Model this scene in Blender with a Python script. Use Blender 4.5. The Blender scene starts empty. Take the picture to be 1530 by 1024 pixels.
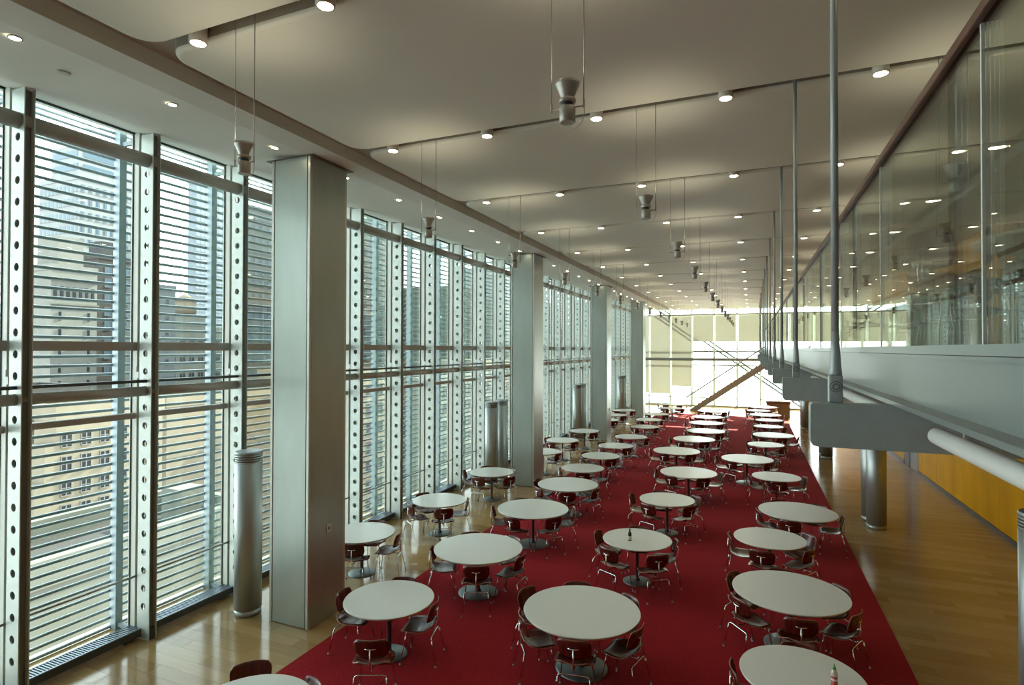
import bpy, bmesh, math, random
from mathutils import Vector, Matrix
random.seed(11)
S = bpy.context.scene
COL = S.collection
PI = math.pi

# ------------------------------------------------------------------ camera
YAW, PITCH, ROLL = 0.3993047, 0.01113276, 0.00231129
EYE = Vector((0.0, 0.0, 4.057))
cy_, sy_ = math.cos(YAW), math.sin(YAW)
cp_, sp_ = math.cos(PITCH), math.sin(PITCH)
cr_, sr_ = math.cos(ROLL), math.sin(ROLL)
fwd = Vector((-sy_*cp_, cy_*cp_, sp_)); rt = Vector((cy_, sy_, 0)); up = rt.cross(fwd)
r2 = cr_*rt + sr_*up; u2 = -sr_*rt + cr_*up
cam = bpy.data.objects.new('camera', bpy.data.cameras.new('camera'))
COL.objects.link(cam)
cam.data.sensor_width = 36.0; cam.data.sensor_fit = 'HORIZONTAL'
cam.data.lens = 849.35/1530*36
cam.data.clip_start = 0.05; cam.data.clip_end = 2000
m = Matrix((r2, u2, -fwd)).transposed().to_4x4(); m.translation = EYE
cam.matrix_world = m
S.camera = cam

# ------------------------------------------------------------------ world, sun, exposure
S.view_settings.view_transform = 'Standard'
S.view_settings.look = 'None'
S.view_settings.gamma = 1.0
S.view_settings.use_curve_mapping = False
S.view_settings.exposure = 0.25
W = bpy.data.worlds.new('world'); S.world = W; W.use_nodes = True
wn, wl = W.node_tree.nodes, W.node_tree.links
bg = wn['Background']
tc = wn.new('ShaderNodeTexCoord'); sx = wn.new('ShaderNodeSeparateXYZ'); rp = wn.new('ShaderNodeValToRGB')
wl.new(tc.outputs['Generated'], sx.inputs[0]); wl.new(sx.outputs['Z'], rp.inputs[0]); wl.new(rp.outputs[0], bg.inputs['Color'])
rp.color_ramp.elements[0].position = 0.0; rp.color_ramp.elements[0].color = (0.98, 0.93, 1.0, 1)
rp.color_ramp.elements[1].position = 0.9; rp.color_ramp.elements[1].color = (0.70, 0.84, 1.0, 1)
bg.inputs['Strength'].default_value = 7.0
sun = bpy.data.objects.new('sun', bpy.data.lights.new('sun', 'SUN')); COL.objects.link(sun)
sun.data.energy = 32.0; sun.data.angle = 0.009; sun.data.color = (1.0, 0.93, 0.80)
sdir = Vector((0.13, 0.86, 0.49)).normalized()
sun.rotation_euler = sdir.to_track_quat('Z', 'Y').to_euler()
S.cycles.use_denoising = True
S.cycles.max_bounces = 8
S.cycles.diffuse_bounces = 5
S.cycles.glossy_bounces = 4
S.cycles.transparent_max_bounces = 40
S.cycles.sample_clamp_indirect = 6.0
S.cycles.caustics_reflective = False
S.cycles.caustics_refractive = False

# ------------------------------------------------------------------ materials
MATS = {}
def mat(name, col, rough=0.5, metal=0.0, spec=0.5, noise=None, bump=0.0, emit=None, coat=0.0):
    if name in MATS: return MATS[name]
    M = bpy.data.materials.new(name); M.use_nodes = True
    nt = M.node_tree; b = nt.nodes['Principled BSDF']
    b.inputs['Base Color'].default_value = (*col, 1)
    b.inputs['Roughness'].default_value = rough; b.inputs['Metallic'].default_value = metal
    b.inputs['Specular IOR Level'].default_value = spec
    if coat: b.inputs['Coat Weight'].default_value = coat; b.inputs['Coat Roughness'].default_value = 0.15
    if noise:
        sc, amt, stretch = noise
        t = nt.nodes.new('ShaderNodeTexCoord'); mp = nt.nodes.new('ShaderNodeMapping'); nz = nt.nodes.new('ShaderNodeTexNoise')
        mp.inputs['Scale'].default_value = stretch; nz.inputs['Scale'].default_value = sc; nz.inputs['Detail'].default_value = 4
        nt.links.new(t.outputs['Object'], mp.inputs[0]); nt.links.new(mp.outputs[0], nz.inputs['Vector'])
        r = nt.nodes.new('ShaderNodeValToRGB')
        r.color_ramp.elements[0].position = 0.3; r.color_ramp.elements[1].position = 0.7
        r.color_ramp.elements[0].color = (*[c*(1-amt) for c in col], 1); r.color_ramp.elements[1].color = (*[min(1, c*(1+amt)) for c in col], 1)
        nt.links.new(nz.outputs['Fac'], r.inputs[0]); nt.links.new(r.outputs[0], b.inputs['Base Color'])
        if bump:
            bp = nt.nodes.new('ShaderNodeBump'); bp.inputs['Strength'].default_value = bump; bp.inputs['Distance'].default_value = 0.01
            nt.links.new(nz.outputs['Fac'], bp.inputs['Height']); nt.links.new(bp.outputs[0], b.inputs['Normal'])
    if emit:
        b.inputs['Emission Color'].default_value = (*emit[0], 1); b.inputs['Emission Strength'].default_value = emit[1]
    MATS[name] = M
    return M

def glass_mat(name, tint, refl=0.6):
    M = bpy.data.materials.new(name); M.use_nodes = True; nt = M.node_tree; nt.nodes.clear()
    o = nt.nodes.new('ShaderNodeOutputMaterial'); t = nt.nodes.new('ShaderNodeBsdfTransparent'); g = nt.nodes.new('ShaderNodeBsdfGlossy')
    f = nt.nodes.new('ShaderNodeFresnel'); mu = nt.nodes.new('ShaderNodeMath'); mu.operation = 'MULTIPLY'; mu.inputs[1].default_value = refl
    mx = nt.nodes.new('ShaderNodeMixShader')
    f.inputs['IOR'].default_value = 1.5; g.inputs['Roughness'].default_value = 0.0; g.inputs['Color'].default_value = (0.95, 1, 0.97, 1)
    t.inputs['Color'].default_value = (*tint, 1)
    nt.links.new(f.outputs[0], mu.inputs[0]); nt.links.new(mu.outputs[0], mx.inputs[0])
    nt.links.new(t.outputs[0], mx.inputs[1]); nt.links.new(g.outputs[0], mx.inputs[2]); nt.links.new(mx.outputs[0], o.inputs[0])
    return M

def floor_wood(name):
    M = bpy.data.materials.new(name); M.use_nodes = True; nt = M.node_tree; b = nt.nodes['Principled BSDF']
    t = nt.nodes.new('ShaderNodeTexCoord'); mp = nt.nodes.new('ShaderNodeMapping')
    mp.inputs['Rotation'].default_value = (0, 0, 0)
    br = nt.nodes.new('ShaderNodeTexBrick'); br.inputs['Scale'].default_value = 1.0
    br.inputs['Brick Width'].default_value = 1.4; br.inputs['Row Height'].default_value = 0.16; br.inputs['Mortar Size'].default_value = 0.003
    br.offset = 0.37; br.inputs['Color1'].default_value = (0.55, 0.365, 0.155, 1); br.inputs['Color2'].default_value = (0.45, 0.275, 0.10, 1)
    br.inputs['Mortar'].default_value = (0.30, 0.20, 0.11, 1); br.inputs['Bias'].default_value = -0.1
    nz = nt.nodes.new('ShaderNodeTexNoise'); nz.inputs['Scale'].default_value = 3.0; nz.inputs['Detail'].default_value = 6
    mp2 = nt.nodes.new('ShaderNodeMapping'); mp2.inputs['Scale'].default_value = (1.2, 14, 1)
    mix = nt.nodes.new('ShaderNodeMix'); mix.data_type = 'RGBA'; mix.blend_type = 'MULTIPLY'; mix.inputs[0].default_value = 0.35
    nt.links.new(t.outputs['Object'], mp.inputs[0]); nt.links.new(mp.outputs[0], br.inputs['Vector'])
    nt.links.new(t.outputs['Object'], mp2.inputs[0]); nt.links.new(mp2.outputs[0], nz.inputs['Vector'])
    nt.links.new(br.outputs['Color'], mix.inputs[6]); nt.links.new(nz.outputs['Color'], mix.inputs[7])
    nt.links.new(mix.outputs[2], b.inputs['Base Color'])
    b.inputs['Roughness'].default_value = 0.13
    b.inputs['Specular IOR Level'].default_value = 0.5
    nz2 = nt.nodes.new('ShaderNodeTexNoise'); nz2.inputs['Scale'].default_value = 1.6
    bp = nt.nodes.new('ShaderNodeBump'); bp.inputs['Strength'].default_value = 0.06; bp.inputs['Distance'].default_value = 0.05
    nt.links.new(t.outputs['Object'], nz2.inputs['Vector']); nt.links.new(nz2.outputs['Fac'], bp.inputs['Height']); nt.links.new(bp.outputs[0], b.inputs['Normal'])
    return M

def shade_mat():
    M = bpy.data.materials.new('shade_cloth'); M.use_nodes = True; nt = M.node_tree; nt.nodes.clear()
    o = nt.nodes.new('ShaderNodeOutputMaterial'); d = nt.nodes.new('ShaderNodeBsdfDiffuse'); t = nt.nodes.new('ShaderNodeBsdfTranslucent'); mx = nt.nodes.new('ShaderNodeMixShader')
    tr = nt.nodes.new('ShaderNodeBsdfTransparent'); mx2 = nt.nodes.new('ShaderNodeMixShader')
    d.inputs[0].default_value = (0.80, 0.78, 0.68, 1); t.inputs[0].default_value = (0.29, 0.285, 0.25, 1); mx.inputs[0].default_value = 0.5
    mx2.inputs[0].default_value = 0.04
    nt.links.new(d.outputs[0], mx.inputs[1]); nt.links.new(t.outputs[0], mx.inputs[2])
    nt.links.new(mx.outputs[0], mx2.inputs[1]); nt.links.new(tr.outputs[0], mx2.inputs[2]); nt.links.new(mx2.outputs[0], o.inputs[0])
    return M

G_PANE = glass_mat('window_glass', (0.905, 0.985, 0.935), 0.5)
G_RAIL = glass_mat('balustrade_glass', (0.95, 0.95, 0.92), 0.75)
G_BOT = glass_mat('bottle_glass', (0.85, 0.9, 0.85), 1.0)
M_SHADE = shade_mat()
M_FLOOR = floor_wood('maple_floor')
M_CEIL = mat('ceiling_paint', (0.82, 0.83, 0.74), 0.7)
M_CPANEL = mat('ceiling_panel_paint', (0.84, 0.85, 0.73), 0.6)
M_FRAME = mat('window_frame_paint', (0.74, 0.78, 0.69), 0.4, 0.0)
M_NECK = mat('mullion_neck_paint', (0.42, 0.43, 0.38), 0.5)
M_FIN = mat('fin_paint', (0.62, 0.69, 0.64), 0.35, 0.15, noise=(6, 0.05, (1, 1, 1)))
M_STEEL = mat('satin_steel', (0.44, 0.47, 0.46), 0.42, 0.8, noise=(3, 0.05, (1, 1, 0.15)))
M_DSTEEL = mat('dark_steel', (0.10, 0.12, 0.13), 0.4, 0.6)
M_TUBE = mat('tube_paint', (0.44, 0.42, 0.38), 0.45, 0.2)
M_TRANS = mat('transom_paint', (0.44, 0.41, 0.37), 0.5)
M_ENDT = mat('end_transom_paint', (0.12, 0.115, 0.09), 0.5)
M_RAILM = mat('rail_metal', (0.42, 0.45, 0.44), 0.35, 0.6)
M_ROD = mat('ceramic_rod', (0.34, 0.40, 0.42), 0.45)
M_SUP = mat('rod_support_aluminium', (0.25, 0.31, 0.34), 0.5, 0.2)
M_COLP = mat('column_panel', (0.43, 0.49, 0.45), 0.36, 0.55, noise=(2.5, 0.06, (1, 1, 0.25)))
M_COLE = mat('column_edge', (0.60, 0.63, 0.57), 0.35, 0.5)
M_BLACK = mat('shadow_gap', (0.02, 0.025, 0.02), 0.8)
M_CARPET = mat('red_carpet', (0.33, 0.008, 0.013), 0.95, 0, 0.1, noise=(60, 0.35, (1, 1, 1)), bump=0.3)
MATS['red_carpet'].node_tree.nodes['Principled BSDF'].inputs['Sheen Weight'].default_value = 0.04
M_LAM = mat('white_laminate', (0.84, 0.86, 0.79), 0.28, 0, 0.5)
M_LAME = mat('laminate_edge', (0.62, 0.62, 0.55), 0.5)
M_POLE = mat('table_pole', (0.12, 0.13, 0.13), 0.35, 0.7)
M_BASE = mat('table_base', (0.19, 0.23, 0.23), 0.38, 0.7)
M_PLY = mat('red_stained_plywood', (0.105, 0.017, 0.011), 0.26, 0, 0.5, noise=(4, 0.35, (6, 1, 1)), coat=0.3)
M_PLYE = mat('plywood_edge', (0.30, 0.14, 0.07), 0.5)
M_CHROME = mat('chrome', (0.78, 0.78, 0.78), 0.14, 1.0)
M_GLIDE = mat('glide', (0.55, 0.50, 0.48), 0.5)
M_BEAM = mat('grey_steel_paint', (0.36, 0.45, 0.46), 0.45, 0.1, noise=(14, 0.05, (1, 1, 1)), bump=0.06)
M_ROD2 = mat('hanger_paint', (0.40, 0.46, 0.46), 0.4, 0.2)
M_FASC = mat('fascia_paint', (0.29, 0.34, 0.33), 0.30, 0.4)
M_SHOE = mat('glass_shoe', (0.34, 0.40, 0.39), 0.3, 0.5)
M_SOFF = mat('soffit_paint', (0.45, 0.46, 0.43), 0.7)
M_WHITE = mat('white_paint', (0.80, 0.83, 0.78), 0.45)
M_WOODR = mat('handrail_wood', (0.13, 0.060, 0.038), 0.4, noise=(5, 0.3, (8, 1, 8)))
M_YEL = mat('ochre_panel', (0.66, 0.31, 0.0), 0.5, 0, 0.2, noise=(2, 0.10, (1, 1, 0.3)))
M_BBD = mat('baseboard', (0.10, 0.07, 0.06), 0.45)
M_DOOR = mat('door_leaf', (0.26, 0.22, 0.22), 0.5)
M_JAMB = mat('door_jamb', (0.07, 0.02, 0.018), 0.5)
M_GREYW = mat('dark_grey_wall', (0.22, 0.22, 0.21), 0.7)
M_WALL = mat('plain_wall', (0.60, 0.57, 0.50), 0.7)
M_LAMP = mat('lamp_face', (1, 0.95, 0.8), 0.5, emit=((1.0, 0.84, 0.58), 40.0))
M_CAN = mat('lamp_can', (0.72, 0.70, 0.63), 0.5)
M_PEND = mat('pendant_paint', (0.46, 0.45, 0.40), 0.4, 0.4)
M_WIRE = mat('wire', (0.25, 0.23, 0.19), 0.5, 0.5)
M_STAIR = mat('stair_steel', (0.26, 0.22, 0.17), 0.5)
M_COUNT = mat('counter_wood', (0.22, 0.14, 0.075), 0.4, noise=(4, 0.2, (1, 1, 6)))
M_TOPW = mat('counter_top', (0.75, 0.74, 0.70), 0.3)

# ------------------------------------------------------------------ mesh builder
class MB:
    def __init__(s): s.v = []; s.f = []; s.mi = []; s.sm = []
    def add(s, vs, fs, mi=0, sm=False):
        o = len(s.v); s.v += [tuple(v) for v in vs]
        for f in fs: s.f.append([i+o for i in f]); s.mi.append(mi); s.sm.append(sm)
        return s
    def box(s, x0, x1, y0, y1, z0, z1, mi=0):
        return s.add([(x0,y0,z0),(x1,y0,z0),(x1,y1,z0),(x0,y1,z0),(x0,y0,z1),(x1,y0,z1),(x1,y1,z1),(x0,y1,z1)],
              [(3,2,1,0),(4,5,6,7),(0,1,5,4),(1,2,6,5),(2,3,7,6),(3,0,4,7)], mi)
    def tube(s, pts, r, n=8, mi=0, caps=True):
        pts = [Vector(p) for p in pts]; N = len(pts)
        rr = r if isinstance(r, (list, tuple)) else [r]*N
        vs = []; ref = None
        for i, p in enumerate(pts):
            d = (pts[min(i+1, N-1)] - pts[max(i-1, 0)]).normalized()
            if ref is None: ref = Vector((0,0,1)) if abs(d.z) < 0.9 else Vector((1,0,0))
            a = (ref - d*ref.dot(d)).normalized(); b = d.cross(a); ref = a
            for k in range(n):
                t = 2*PI*k/n; vs.append(p + (a*math.cos(t) + b*math.sin(t))*rr[i])
        fs = [(i*n+k, i*n+(k+1)%n, (i+1)*n+(k+1)%n, (i+1)*n+k) for i in range(N-1) for k in range(n)]
        s.add(vs, fs, mi, True)
        if caps:
            o = len(s.v) - len(vs)
            s.f.append([o+k for k in range(n)][::-1]); s.mi.append(mi); s.sm.append(False)
            s.f.append([o+(N-1)*n+k for k in range(n)]); s.mi.append(mi); s.sm.append(False)
        return s
    def lathe(s, prof, c=(0,0), n=24, mi=0, sm=True, mis=None, caps=True):
        vs = []; N = len(prof)
        for r, z in prof:
            for k in range(n):
                t = 2*PI*k/n; vs.append((c[0]+r*math.cos(t), c[1]+r*math.sin(t), z))
        o = len(s.v); s.v += vs
        for i in range(N-1):
            for k in range(n):
                s.f.append([o+i*n+k, o+i*n+(k+1)%n, o+(i+1)*n+(k+1)%n, o+(i+1)*n+k]); s.mi.append(mis[i] if mis else mi); s.sm.append(sm)
        if caps and prof[0][0] > 1e-6: s.f.append([o+k for k in range(n)][::-1]); s.mi.append(mis[0] if mis else mi); s.sm.append(False)
        if caps and prof[-1][0] > 1e-6: s.f.append([o+(N-1)*n+k for k in range(n)]); s.mi.append(mis[-1] if mis else mi); s.sm.append(False)
        return s
    def prism(s, poly, a0, a1, axis='y', mi=0, sm=False):
        # poly: 2-D outline (u, w); axis y: (u, a, w); axis z: (u, w, a); axis x: (a, u, w)
        P = {'y': lambda u, w, a: (u, a, w), 'z': lambda u, w, a: (u, w, a), 'x': lambda u, w, a: (a, u, w)}[axis]
        n = len(poly); vs = [P(u, w, a0) for u, w in poly] + [P(u, w, a1) for u, w in poly]
        fs = [tuple(range(n))[::-1], tuple(range(n, 2*n))] + [(i, (i+1) % n, n+(i+1) % n, n+i) for i in range(n)]
        return s.add(vs, fs, mi, sm)
    def mesh(s, name, mats, bevel=0):
        me = bpy.data.meshes.new(name); me.from_pydata(s.v, [], s.f)
        for mm in (mats if isinstance(mats, (list, tuple)) else [mats]): me.materials.append(mm)
        me.polygons.foreach_set('material_index', s.mi); me.polygons.foreach_set('use_smooth', s.sm)
        bm = bmesh.new(); bm.from_mesh(me)
        if bevel: bmesh.ops.bevel(bm, geom=[e for e in bm.edges], offset=bevel, segments=2, affect='EDGES', profile=0.5, clamp_overlap=True)
        bmesh.ops.recalc_face_normals(bm, faces=bm.faces); bm.to_mesh(me); bm.free()
        me.update(); return me

def ob(name, me, parent=None, loc=(0,0,0), rot=None):
    o = bpy.data.objects.new(name, me); COL.objects.link(o); o.location = loc
    if rot: o.rotation_euler = rot
    if parent: o.parent = parent
    return o
def tag(o, label=None, cat=None, group=None, kind=None):
    if label: o['label'] = label
    if cat: o['category'] = cat
    if group: o['group'] = group
    if kind: o['kind'] = kind
    return o
def empty(name, loc=(0,0,0), rz=0.0, **k):
    o = bpy.data.objects.new(name, None); COL.objects.link(o); o.location = loc; o.rotation_euler = (0,0,rz); o.empty_display_size = 0.2
    return tag(o, **k)
KIDS = {}
def kid(name, me, parent, loc=(0,0,0), rot=None):
    o = ob(name, me, parent, loc, rot); KIDS.setdefault(parent.name, []).append(o); return o
def clone(root, loc, rz=None):
    def cp(o, par):
        c = o.copy(); COL.objects.link(c)
        if par: c.parent = par
        for ch in KIDS.get(o.name, []): KIDS.setdefault(c.name, []).append(cp(ch, c))
        return c
    r = cp(root, None); r.location = loc
    if rz is not None: r.rotation_euler = (0, 0, rz)
    return r
ORD = ['first','second','third','fourth','fifth','sixth','seventh','eighth','ninth','tenth','eleventh','twelfth','thirteenth','fourteenth','fifteenth',
       'sixteenth','seventeenth','eighteenth','nineteenth','twentieth','twenty-first','twenty-second','twenty-third','twenty-fourth','twenty-fifth','twenty-sixth','twenty-seventh','twenty-eighth','twenty-ninth','thirtieth','thirty-first','thirty-second']

# ------------------------------------------------------------------ main dimensions
ZC = 6.87            # underside of ceiling panels
YB, YE = -4.0, 42.75  # back wall, glass of the end wall
XG = -8.10           # glass of the window wall
PITCHW = 1.524
FY = [3.863 + PITCHW*k for k in range(-5, 26)]
GY = [3.62 + 3.045*k for k in range(-2, 13)]
def soff(x):          # underside of the ceiling strip by the windows
    for (xa, za), (xb, zb) in zip([(-5.53, ZC), (-5.95, ZC), (-7.62, 7.05)], [(-5.95, ZC), (-7.62, 7.05), (-8.7, 7.20)]):
        if xb <= x <= xa: return za + (zb-za)*(x-xa)/(xb-xa)

# ------------------------------------------------------------------ floor, ceiling, walls
b = MB(); b.box(-8.75, 9.1, YB, 43.1, -0.25, 0.0)
floor = tag(ob('floor', b.mesh('floor', M_FLOOR)), kind='structure')
def plank_mat():
    M = bpy.data.materials.new('maple_plank'); M.use_nodes = True; nt = M.node_tree; bs = nt.nodes['Principled BSDF']
    oi = nt.nodes.new('ShaderNodeObjectInfo'); r = nt.nodes.new('ShaderNodeValToRGB'); ge = nt.nodes.new('ShaderNodeNewGeometry'); mp = nt.nodes.new('ShaderNodeMapping'); nz = nt.nodes.new('ShaderNodeTexNoise'); mx = nt.nodes.new('ShaderNodeMix')
    r.color_ramp.elements[0].color = (0.43, 0.265, 0.10, 1); r.color_ramp.elements[1].color = (0.57, 0.385, 0.17, 1)
    mp.inputs['Scale'].default_value = (1.2, 14, 1); nz.inputs['Scale'].default_value = 3.0; nz.inputs['Detail'].default_value = 6
    mx.data_type = 'RGBA'; mx.blend_type = 'MULTIPLY'; mx.inputs[0].default_value = 0.35
    L_ = nt.links.new
    L_(oi.outputs['Random'], r.inputs[0]); L_(ge.outputs['Position'], mp.inputs[0]); L_(mp.outputs[0], nz.inputs['Vector'])
    L_(r.outputs[0], mx.inputs[6]); L_(nz.outputs['Color'], mx.inputs[7]); L_(mx.outputs[2], bs.inputs['Base Color'])
    bs.inputs['Roughness'].default_value = 0.13
    return M
M_PLANK = plank_mat(); PLK = {}
def planks(x0, x1, y0, y1, w=0.20, ln=1.5):      # the boards near enough to be told apart
    j = 0
    y = y0
    while y < y1 - 0.01:
        x = x0 - ln*((j*0.37) % 1.0)
        while x < x1:
            a, c = max(x, x0), min(x+ln, x1)
            if c - a > 0.05:
                key = round(c-a, 3)
                if key not in PLK: PLK[key] = MB().box(0.0012, key-0.0012, 0.001, w-0.001, -0.006, 0.0016).mesh('floor_plank', M_PLANK)
                kid('floor_plank', PLK[key], floor, (a, y, 0))
            x += ln
        y += w; j += 1
planks(-7.80, -5.47, 2.4, 12.0)
planks(1.85, 4.98, 6.0, 14.0)

ceil = tag(ob('ceiling', MB().box(-5.6, 9.1, YB, 42.62, 7.04, 7.20).mesh('ceiling', mat('recess_slab_shadow', (0.50, 0.48, 0.42), 0.8))), kind='structure')  # bare slab, its colour darkened to put shade into the slots and cove
prof = [(-5.53, ZC), (-5.95, ZC), (-7.62, 7.05), (-8.35, 7.155), (-8.35, 7.4), (-5.53, 7.4)]
kid('window_soffit', MB().prism(prof, YB, 42.62, 'y').mesh('window_soffit', M_CEIL), ceil)
kid('mezzanine_ceiling', MB().box(3.52, 9.1, YB, 42.62, ZC, 7.04).mesh('mezzanine_ceiling', M_CEIL), ceil)
def rrect(x0, x1, y0, y1, r, n=6):
    out = []
    for cx, cy, a in ((x1-r, y0+r, -90), (x1-r, y1-r, 0), (x0+r, y1-r, 90), (x0+r, y0+r, 180)):
        for i in range(n+1):
            t = math.radians(a + 90*i/n); out.append((cx + r*math.cos(t), cy + r*math.sin(t)))
    return out
def panel_mesh(y0, y1):
    b = MB(); L = []
    x0, x1, R = -5.20, 3.20, 0.24
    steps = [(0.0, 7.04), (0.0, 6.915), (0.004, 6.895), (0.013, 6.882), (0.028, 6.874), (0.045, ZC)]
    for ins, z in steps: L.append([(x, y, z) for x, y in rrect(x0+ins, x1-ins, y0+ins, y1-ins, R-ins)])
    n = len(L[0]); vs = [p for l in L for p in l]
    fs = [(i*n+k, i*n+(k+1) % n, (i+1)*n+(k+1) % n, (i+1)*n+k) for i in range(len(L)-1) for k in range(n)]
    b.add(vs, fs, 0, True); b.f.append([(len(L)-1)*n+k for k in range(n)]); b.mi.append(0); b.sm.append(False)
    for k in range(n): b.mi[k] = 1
    return b.mesh('ceiling_panel', [M_CPANEL, mat('panel_edge_shadow', (0.38, 0.35, 0.28), 0.8)])  # dark side colour paints the slot's shade onto the panel edges
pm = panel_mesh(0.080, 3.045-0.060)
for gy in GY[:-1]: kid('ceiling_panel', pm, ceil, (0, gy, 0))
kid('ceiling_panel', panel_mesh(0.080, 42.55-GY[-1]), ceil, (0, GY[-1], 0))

tag(ob('wall_back', MB().box(-8.6, 9.1, YB-0.2, YB, -0.2, 7.4).mesh('wall_back', M_WALL)), kind='structure')

# yellow wall under the mezzanine, panel by panel, with one door
wr = tag(ob('wall_right', MB().box(5.04, 5.25, YB, 43.0, 0, 3.78).mesh('wall_right', M_GREYW)), kind='structure')
D0, D1 = 22.3, 24.18
ys = [15.73 + PITCHW*k for k in range(-13, 5)] + [D0]
ymore = [D1 + PITCHW*k for k in range(0, 12)] + [42.9]
for seq in (ys, ymore):
    for a, c in zip(seq[:-1], seq[1:]):
        if c - a > 0.1: kid('wall_panel', MB().box(5.0, 5.035, a+0.007, c-0.007, 0.11, 3.78).mesh('wall_panel', M_YEL), wr)
tag(ob('baseboard_right', MB().box(4.985, 5.04, YB, D0, 0, 0.105).box(4.985, 5.04, D1, 42.9, 0, 0.105).mesh('baseboard_right', M_BBD)), kind='structure')
d1 = tag(empty('door_1', (5.02, D0, 0)), kind='structure')
kid('door_jamb', MB().box(-0.02, 0.02, 0, 0.10, 0, 3.0).box(-0.02, 0.02, 1.12, 1.88, 0, 3.0).box(-0.02, 0.02, 0.10, 1.12, 2.3, 3.0).mesh('door_jamb', M_JAMB), d1)
lf = kid('door_leaf', MB().box(-0.005, 0.018, 0.10, 1.12, 0.01, 2.3).mesh('door_leaf', M_DOOR), d1)
kid('door_plate', MB().box(-0.012, -0.005, 0.45, 0.68, 0.95, 1.08).mesh('door_plate', M_WHITE), lf)

# ------------------------------------------------------------------ window wall
HOLES = [0.458 + 0.2517*n for n in range(25)]
def plate_mesh():
    b = MB(); x0, x1, t = -7.935, -7.69, 0.012; zc0 = 0.0; r = 0.048; cx = (x0+x1)/2; hh = 0.2517/2; w = (x1-x0)/2
    def face_pair(pts):
        n = len(pts); b.add([(x, -t/2, z) for x, z in pts] + [(x, t/2, z) for x, z in pts], [tuple(range(n)), tuple(range(n, 2*n))[::-1]])
    z0, z1 = 0.0, 7.06
    face_pair([(x0, z0), (x1, z0), (x1, HOLES[0]-hh), (x0, HOLES[0]-hh)])
    face_pair([(x0, HOLES[-1]+hh), (x1, HOLES[-1]+hh), (x1, z1), (x0, z1)])
    ca = math.atan2(hh, w)
    angs = sorted([2*PI*k/16 for k in range(16)] + [ca, PI-ca, PI+ca, 2*PI-ca])
    angs = [a for i, a in enumerate(angs) if i == 0 or a-angs[i-1] > 0.02]
    n = len(angs)
    def edge(a):
        c, s = math.cos(a), math.sin(a); k = min(w/abs(c) if abs(c) > 1e-9 else 9, hh/abs(s) if abs(s) > 1e-9 else 9); return (c*k, s*k)
    for hz in HOLES:
        inn = [(cx+r*math.cos(a), hz+r*math.sin(a)) for a in angs]; out = [(cx+edge(a)[0], hz+edge(a)[1]) for a in angs]
        for yy in (-t/2, t/2):
            b.add([(x, yy, z) for x, z in inn] + [(x, yy, z) for x, z in out], [(i, (i+1) % n, n+(i+1) % n, n+i) for i in range(n)])
        b.add([(x, -t/2, z) for x, z in inn] + [(x, t/2, z) for x, z in inn], [(i, (i+1) % n, n+(i+1) % n, n+i) for i in range(n)])
    b.add([(x0,-t/2,z0),(x0,t/2,z0),(x0,t/2,z1),(x0,-t/2,z1)], [(0,1,2,3)]); b.add([(x1,-t/2,z0),(x1,t/2,z0),(x1,t/2,z1),(x1,-t/2,z1)], [(0,1,2,3)])
    me = b.mesh('fin_plate', M_FIN); return me
L = PITCHW
ME = {}
ME['fin_plate'] = plate_mesh()
ME['fin_web'] = MB().box(-7.925, -7.735, 0.035, 0.065, 0, 0.30).box(-7.925, -7.735, 0.035, 0.065, 6.85, 7.05).box(-7.765, -7.75, 0.007, 0.093, 0, 7.05).mesh('fin_web', mat('fin_web_paint', (0.20, 0.22, 0.21), 0.5))
ME['mullion'] = MB().box(-8.14, -7.985, -0.055, 0.055, 0, 7.12).mesh('mullion', M_FRAME, 0.004)
ME['mullion_neck'] = MB().box(-7.985, -7.925, -0.022, 0.022, 0, 7.10).mesh('mullion_neck', M_NECK)
for nm, z0, z1 in (('a', 0.05, 3.075), ('b', 3.135, 4.02), ('c', 4.14, 7.15)):
    ME['glass_pane_'+nm] = MB().box(-8.106, -8.094, 0.058, L-0.058, z0, z1).mesh('glass_pane', G_PANE)
    ME['gasket_'+nm] = MB().box(-8.112, -8.088, 0.055, 0.062, z0, z1).box(-8.112, -8.088, L-0.064, L-0.055, z0, z1).mesh('gasket', M_BLACK)
ME['transom_high'] = MB().box(-8.13, -7.99, 0.055, L-0.055, 4.018, 4.14).mesh('transom', M_TRANS, 0.004)
ME['transom_low'] = MB().box(-8.13, -8.01, 0.055, L-0.055, 3.06, 3.14).mesh('transom', M_TRANS, 0.004)
ME['head'] = MB().box(-8.12, -8.07, 0.055, L-0.055, 7.10, 7.16).mesh('head_shadow_gap', M_BLACK)  # black strip stands in for the shadow gap above the glass
ME['tube_high'] = MB().tube([(-7.81, -0.03, 6.685), (-7.81, L-0.04, 6.685)], 0.095, 16).mesh('brace_tube', M_TUBE)
ME['tube_mid'] = MB().tube([(-7.81, -0.03, 3.455), (-7.81, L-0.04, 3.455)], 0.068, 14).mesh('brace_tube', M_TUBE)
ME['rail_flat'] = MB().box(-7.86, -7.77, -0.03, L-0.04, 3.575, 3.615).mesh('flat_rail', M_DSTEEL)
ME['guard'] = MB().tube([(-7.985, 0.02, 0.85), (-7.985, L-0.02, 0.85)], 0.016, 8).mesh('guard_rail', M_RAILM)
ME['bracket'] = MB().box(-8.03, -7.94, -0.062, -0.028, 3.63, 3.72).box(-8.03, -7.99, -0.062, -0.028, 3.72, 3.80).mesh('bracket', M_WHITE)
ME['support'] = MB().box(-8.56, -8.43, -0.035, 0.035, -0.6, 7.35).box(-8.46, -8.41, -0.05, 0.05, -0.6, 7.35).mesh('rod_support', M_SUP)
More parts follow.
